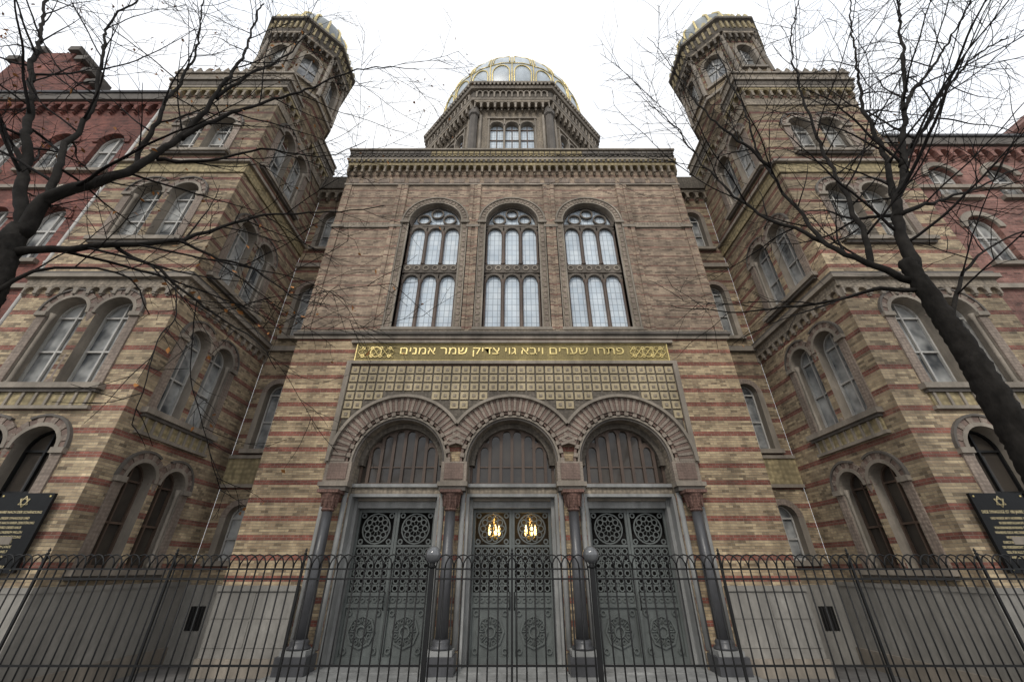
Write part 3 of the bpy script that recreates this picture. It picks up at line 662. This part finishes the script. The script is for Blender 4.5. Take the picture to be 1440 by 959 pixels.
m=M(); m.lathe(-13.78,-2.9,[(.06,0),(.06,18.6)],10,'frame_white',sm=True)
for z in(3,6.5,10,13.5,17): m.lathe(-13.78,-2.9,[(.075,z),(.075,z+.08)],10,'frame_white')
m.obj('drainpipe',r,org)
r,L_,org=neighbour('apartment_building',1,'brick_rose',16.1,(15.3,17.4,19.6,21.8),((2.6,4.8),(6.2,8.4),(10.3,12.3),(13.2,14.8)),"rose coloured brick building with slate roof and sash windows")
m=M(); m.add([L_.p(-6.38,-.2,16.2),L_.p(6.4,-.2,16.2),L_.p(6.4,-4,20.0),L_.p(-6.38,-4,20.0)],[(0,1,2,3)],'roof_slate')
m.poly(L_,[(.6,16.26),(2.6,16.26),(2.6,17.8),(1.6,18.8),(.6,17.8)],-1.5,.1,'brick_rose'); m.obj('roof',r,org)
# ---------------------------------------------------------------- fence
def fence(name,x0,x1,posts,label,cat,group,lant=()):
    y=-5.0; r=empty(name,(x0,y,0),label=label,category=cat); 
    if group: r['group']=group
    org=(x0,y,0); m=M()
    n=round((x1-x0)/.138); p=(x1-x0)/n
    for i in range(n+1): m.tube([(x0+i*p,y,.06),(x0+i*p,y,2.2)],.0115,5,'iron')
    for i in range(n-1):
        c=x0+(i+1)*p; pts=[(c+math.cos(a)*p,y+(.012 if i%2 else -.012),2.2+math.sin(a)*p*1.35) for a in [math.pi*k/8 for k in range(9)]]
        m.tube(pts,.0105,5,'iron')
    m.obj('railing',r,org)
    m=M()
    for z in(.12,1.02,2.05,2.18): m.wbox(x0,x1,y-.014,y+.014,z,z+.024,'iron')
    m.obj('rail',r,org)
    for q in posts:
        m=M(); m.wbox(q-.015,q+.015,y-.015,y+.015,0,2.38,'iron'); 
        m.lathe(q,y,[(.012,2.38),(.026,2.4),(.01,2.42),(.02,2.44),(.004,2.48)],8,'iron',sm=True)
        m.obj('post',r,org)
    for q in lant:
        m=M(); m.wbox(q-.032,q+.032,y-.032,y+.032,0,2.2,'iron')
        m.lathe(q,y,[(.04,2.2),(.065,2.22),(.035,2.25),(.05,2.275)],16,'iron',sm=True); po=m.obj('post',r,org)
        m=M(); m.lathe(q,y,[(max(.004,.12*math.sin(t_)),2.385-.12*math.cos(t_)) for t_ in [math.pi*k/12 for k in range(0,13)]],20,'globe',sm=True); m.obj('globe',po,org)
fence('iron_fence',-11.5,-1.28,[-11.4,-9.2,-7.2,-5.2,-3.2],"black wrought iron railing with interlaced hoop tops","fence","railings before the synagogue")
fence('iron_fence',1.28,11.5,[3.2,5.2,7.2,9.2,11.4],"black wrought iron railing with interlaced hoop tops","fence","railings before the synagogue")
fence('iron_gate',-1.16,1.16,[0.0],"double leaf black wrought iron gate between posts with globe tops","gate",None,(-1.22,1.22))
# ---------------------------------------------------------------- trees
def smooth(pts,rad,step=.16):
    P=[Vector(p) for p in pts]; out=[];ro=[]
    for i in range(len(P)-1):
        p0=P[max(i-1,0)];p1=P[i];p2=P[i+1];p3=P[min(i+2,len(P)-1)]
        n=max(2,int((p2-p1).length/step))
        for k in range(n):
            t=k/n; out.append(.5*((2*p1)+(p2-p0)*t+(2*p0-5*p1+4*p2-p3)*t*t+(3*p1-p0-3*p2+p3)*t**3)); ro.append(rad[i]+(rad[i+1]-rad[i])*t)
    out.append(P[-1]); ro.append(rad[-1]); return out,ro
def rv(): return Vector((R.gauss(0,1),R.gauss(0,1),R.gauss(0,1))).normalized()
def wander(p,d,L,seg,wig,up):
    pts=[p.copy()]; q=p.copy(); d=d.normalized(); n=max(3,int(L/seg))
    for i in range(n):
        d=(d+rv()*wig+Vector((0,0,up))).normalized(); q=q+d*(L/n); pts.append(q.copy())
    return pts
def tree(base,trunk,limbs,label,nleaf):
    r=empty('bare_tree',base,label=label,category="tree",group="bare street trees")
    m=M(); p,rr=smooth(*trunk,.05); p=[q+rv()*.008 for q in p]; m.tube(p,rr,22,'bark',lump=.07); m.obj('trunk',r,base,recalc=False)
    tw=M(); lf=M(); tips=[]
    def twig(sp,j,l2,depth):
        t2=(sp[j]-sp[j-1]).normalized(); s2=rv(); s2=(s2-t2*s2.dot(t2)).normalized()
        tp=wander(sp[j],t2*1.1+s2,l2,.12,.13,-.012)
        r0=.0058 if depth==0 else .0042
        tw.tube(tp,[r0+(.0024-r0)*q/(len(tp)-1) for q in range(len(tp))],3,'bark_twig'); tips.append(tp[-1])
        if depth<2:
            for q in range(2,len(tp)):
                if R.random()<(.24 if depth==0 else .1): twig(tp,q,l2*R.uniform(.35,.65),depth+1)
    for pts,r0,r1 in limbs:
        n=len(pts); rad=[r0+(r1-r0)*(i/(n-1))**.75 for i in range(n)]
        p,rr=smooth(pts,rad); off=Vector((0,0,0)); P2=[p[0]]
        for q in p[1:]: off=off*.85+rv()*.032; P2.append(q+off)
        p=P2
        m=M(); m.tube(p,rr,9,'bark',lump=.08); m.obj('branch',r,base,recalc=False)
        L=0; nxt=.45
        for i in range(1,len(p)-1):
            L+=(p[i]-p[i-1]).length
            if L<nxt: continue
            nxt=L+R.uniform(.2,.48)
            t=(p[i+1]-p[i-1]).normalized(); side=rv(); side=(side-t*side.dot(t)).normalized()
            d=t*R.uniform(.8,1.5)+side+Vector((0,0,R.uniform(-.3,.25)))
            Ls=R.uniform(.8,3.3)*(1.15-.45*i/len(p)); rs=min(rr[i]*.5,.006+Ls*.0065)
            sp=wander(p[i],d,Ls,.17,.11,.004); k=len(sp); tw.tube(sp,[rs+(.0044-rs)*j/(k-1) for j in range(k)],5,'bark_twig')
            for j in range(2,k):
                if R.random()<.33: continue
                twig(sp,j,R.uniform(.25,1.2)*(1.15-.5*j/k),0)
    tw.obj('crown',r,base,recalc=False)
    for q in R.sample(tips,min(nleaf,len(tips))):
        a=rv()*R.uniform(.03,.06); b_=a.orthogonal().normalized()*R.uniform(.014,.028); o=q+Vector((0,0,-.03)); c_=rv()*.01
        lf.add([o-a,o+b_+c_,o+a,o-b_+c_],[(0,1,2,3)],'dead_leaf')
    lf.obj('leaves',r,base,recalc=False,kind="stuff")
tree((-6.25,-8.15,0),([(-6.25,-8.15,0),(-6.22,-8.12,2.5),(-6.31,-8.1,4.5),(-6.42,-8.08,5.2),(-6.66,-8.05,5.85),(-6.78,-8,6.28)],[.27,.2,.17,.155,.14,.11]),[
 ([(-6.7,-8.02,6.1),(-6.77,-8,6.78),(-6.47,-7.9,7.2),(-6.22,-7.7,7.93),(-6.02,-7.5,9.1),(-6.02,-7.4,10.73),(-6.38,-7.2,13.26),(-6.93,-7.1,15.8)],.105,.015),
 ([(-6.78,-8,6.2),(-7.71,-7.9,7.78),(-9.2,-7.8,10.23),(-10.56,-7.7,12.75),(-12.06,-7.6,15.3)],.09,.02),
 ([(-6.6,-8.05,5.75),(-6.2,-7.9,5.96),(-5.63,-7.7,6.24),(-5.1,-7.4,6.67),(-4.63,-7.1,7.37),(-3.79,-6.8,7.87),(-2.52,-6.5,8.39)],.062,.008),
 ([(-6.72,-8,6.75),(-7.48,-7.8,8.48),(-8.16,-7.7,10.43),(-9.33,-7.6,13.0),(-9.59,-7.5,15.2)],.055,.015),
 ([(-7.6,-7.9,7.6),(-8.67,-7.9,8.72),(-10.19,-7.8,9.99)],.045,.01),
 ([(-5.7,-7.7,6.22),(-5.1,-7.5,5.95),(-4.47,-7.2,5.53),(-3.84,-7.0,5.17),(-3.39,-6.8,4.69)],.03,.005),
 ([(-6.05,-7.5,9.0),(-5.54,-7.3,10.03),(-4.79,-7.0,11.48),(-3.82,-6.8,12.68),(-2.37,-6.6,13.36)],.045,.007),
 ([(-6.25,-7.7,7.85),(-6.71,-7.6,10.62),(-7.11,-7.5,12.57),(-8.11,-7.4,15.45)],.04,.012),
 ([(-6.3,-8.1,5.0),(-5.9,-8.0,5.5),(-5.2,-7.8,5.6),(-4.9,-7.6,5.2)],.028,.006),
 ([(-6.1,-7.6,8.3),(-5.5,-7.4,8.5),(-4.7,-7.2,9.1),(-3.9,-6.9,9.4),(-3.1,-6.7,10.1)],.035,.006),
 ([(-6.02,-7.4,10.5),(-5.6,-7.2,12.0),(-5.3,-7.0,13.8),(-5.6,-6.8,15.8)],.035,.008),
 ([(-5.2,-7.45,6.6),(-4.8,-7.2,6.5),(-4.2,-7.0,6.4),(-3.6,-6.8,6.0),(-3.0,-6.7,5.9)],.028,.005),
],"bare dark tree with a few orange leaves on the pavement",330)
tree((5.0,-8.15,0),([(5.0,-8.15,0),(5.0,-8.12,2),(5.03,-8.1,3.4),(5.08,-8.08,4.1),(5.11,-8.04,4.9),(5.14,-8.0,5.65)],[.22,.16,.133,.118,.102,.085]),[
 ([(5.13,-8,5.5),(5.59,-7.9,6.67),(6.34,-7.8,7.92),(7.38,-7.7,9.7),(8.69,-7.6,12.34),(10.21,-7.5,15.6)],.08,.018),
 ([(5.1,-8,5.35),(4.74,-7.9,5.73),(4.58,-7.7,6.17),(4.69,-7.4,7.38),(4.76,-7.2,8.74),(5.03,-7.0,11.19),(5.23,-6.8,14.18)],.05,.01),
 ([(5.12,-8.02,5.2),(4.7,-7.9,5.32),(4.42,-7.7,5.3),(3.85,-7.3,5.4),(3.22,-7.0,5.58),(2.52,-6.7,5.88)],.034,.006),
 ([(5.55,-7.9,6.6),(6.06,-7.9,6.82),(6.92,-7.8,7.24),(8.48,-7.7,7.97)],.04,.01),
 ([(6.3,-7.8,7.85),(7.73,-7.7,9.47),(9.29,-7.6,11.15),(11.5,-7.5,12.9)],.045,.012),
 ([(5.55,-7.9,6.6),(6.19,-7.7,8.24),(6.93,-7.5,10.3),(8.1,-7.3,13.03),(9.35,-7.2,16.0)],.05,.012),
 ([(4.75,-7.9,5.7),(5.07,-7.8,6.78),(5.4,-7.6,8.19),(5.84,-7.4,10.22),(6.81,-7.2,13.26),(8.14,-7.1,16.3)],.04,.012),
 ([(7.3,-7.7,9.6),(9.15,-7.6,11.7),(11.76,-7.5,14.75)],.04,.012),
 ([(4.62,-7.6,6.4),(4.1,-7.3,7.3),(3.7,-7.0,8.9),(3.5,-6.8,10.6),(3.0,-6.6,12.2)],.032,.006),
 ([(4.75,-7.2,8.6),(4.2,-7.0,10.4),(4.0,-6.9,12.2),(3.6,-6.8,14.4)],.028,.006),
 ([(5.16,-8.05,4.7),(5.8,-8.0,5.4),(6.6,-7.9,6.0),(7.6,-7.8,6.5)],.028,.008),
],"bare dark tree with leaning trunk on the pavement",25)
# ---------------------------------------------------------------- ground and sky
m=M(); m.add([(-250,-250,0),(250,-250,0),(250,250,0),(-250,250,0)],[(0,1,2,3)],'paving'); m.obj('pavement',kind="structure")
w=bpy.data.worlds.new('World'); S.world=w; w.use_nodes=True; nt=w.node_tree; bg=nt.nodes['Background']
sky=N(nt,'ShaderNodeTexSky',sky_type='NISHITA'); sky.sun_disc=False; sky.sun_elevation=math.radians(40); sky.sun_rotation=math.radians(162)
k=N(nt,'ShaderNodeVectorMath',operation='SCALE'); nt.links.new(sky.outputs[0],k.inputs[0]); k.inputs['Scale'].default_value=.1
tc=N(nt,'ShaderNodeTexCoord'); nn=noise(nt,tc.outputs['Generated'],2.2,5,.6,(1,1,2))
cl=mix_(nt,ramp(nt,nn,.3,.7,0,1),(.88,.925,1.0),(1.06,1.06,1.06))
nt.links.new(mix_(nt,.96,k.outputs[0],cl),bg.inputs[0]); bg.inputs[1].default_value=1.25
sl=bpy.data.lights.new('sun','SUN'); sl.energy=1.5; sl.angle=math.radians(12); sl.color=(1,.95,.87); so=bpy.data.objects.new('sun',sl); S.collection.objects.link(so)
so.rotation_euler=(math.radians(50),0,math.radians(-18))
cam=bpy.data.cameras.new('camera'); cam.lens=14; cam.sensor_width=36; cam.clip_end=1000; co=bpy.data.objects.new('camera',cam); S.collection.objects.link(co)
co.location=(0,-12,E); co.rotation_euler=(math.radians(90+29.7),0,0); S.camera=co
S.view_settings.view_transform='Standard'; S.view_settings.look='None'; S.view_settings.exposure=0
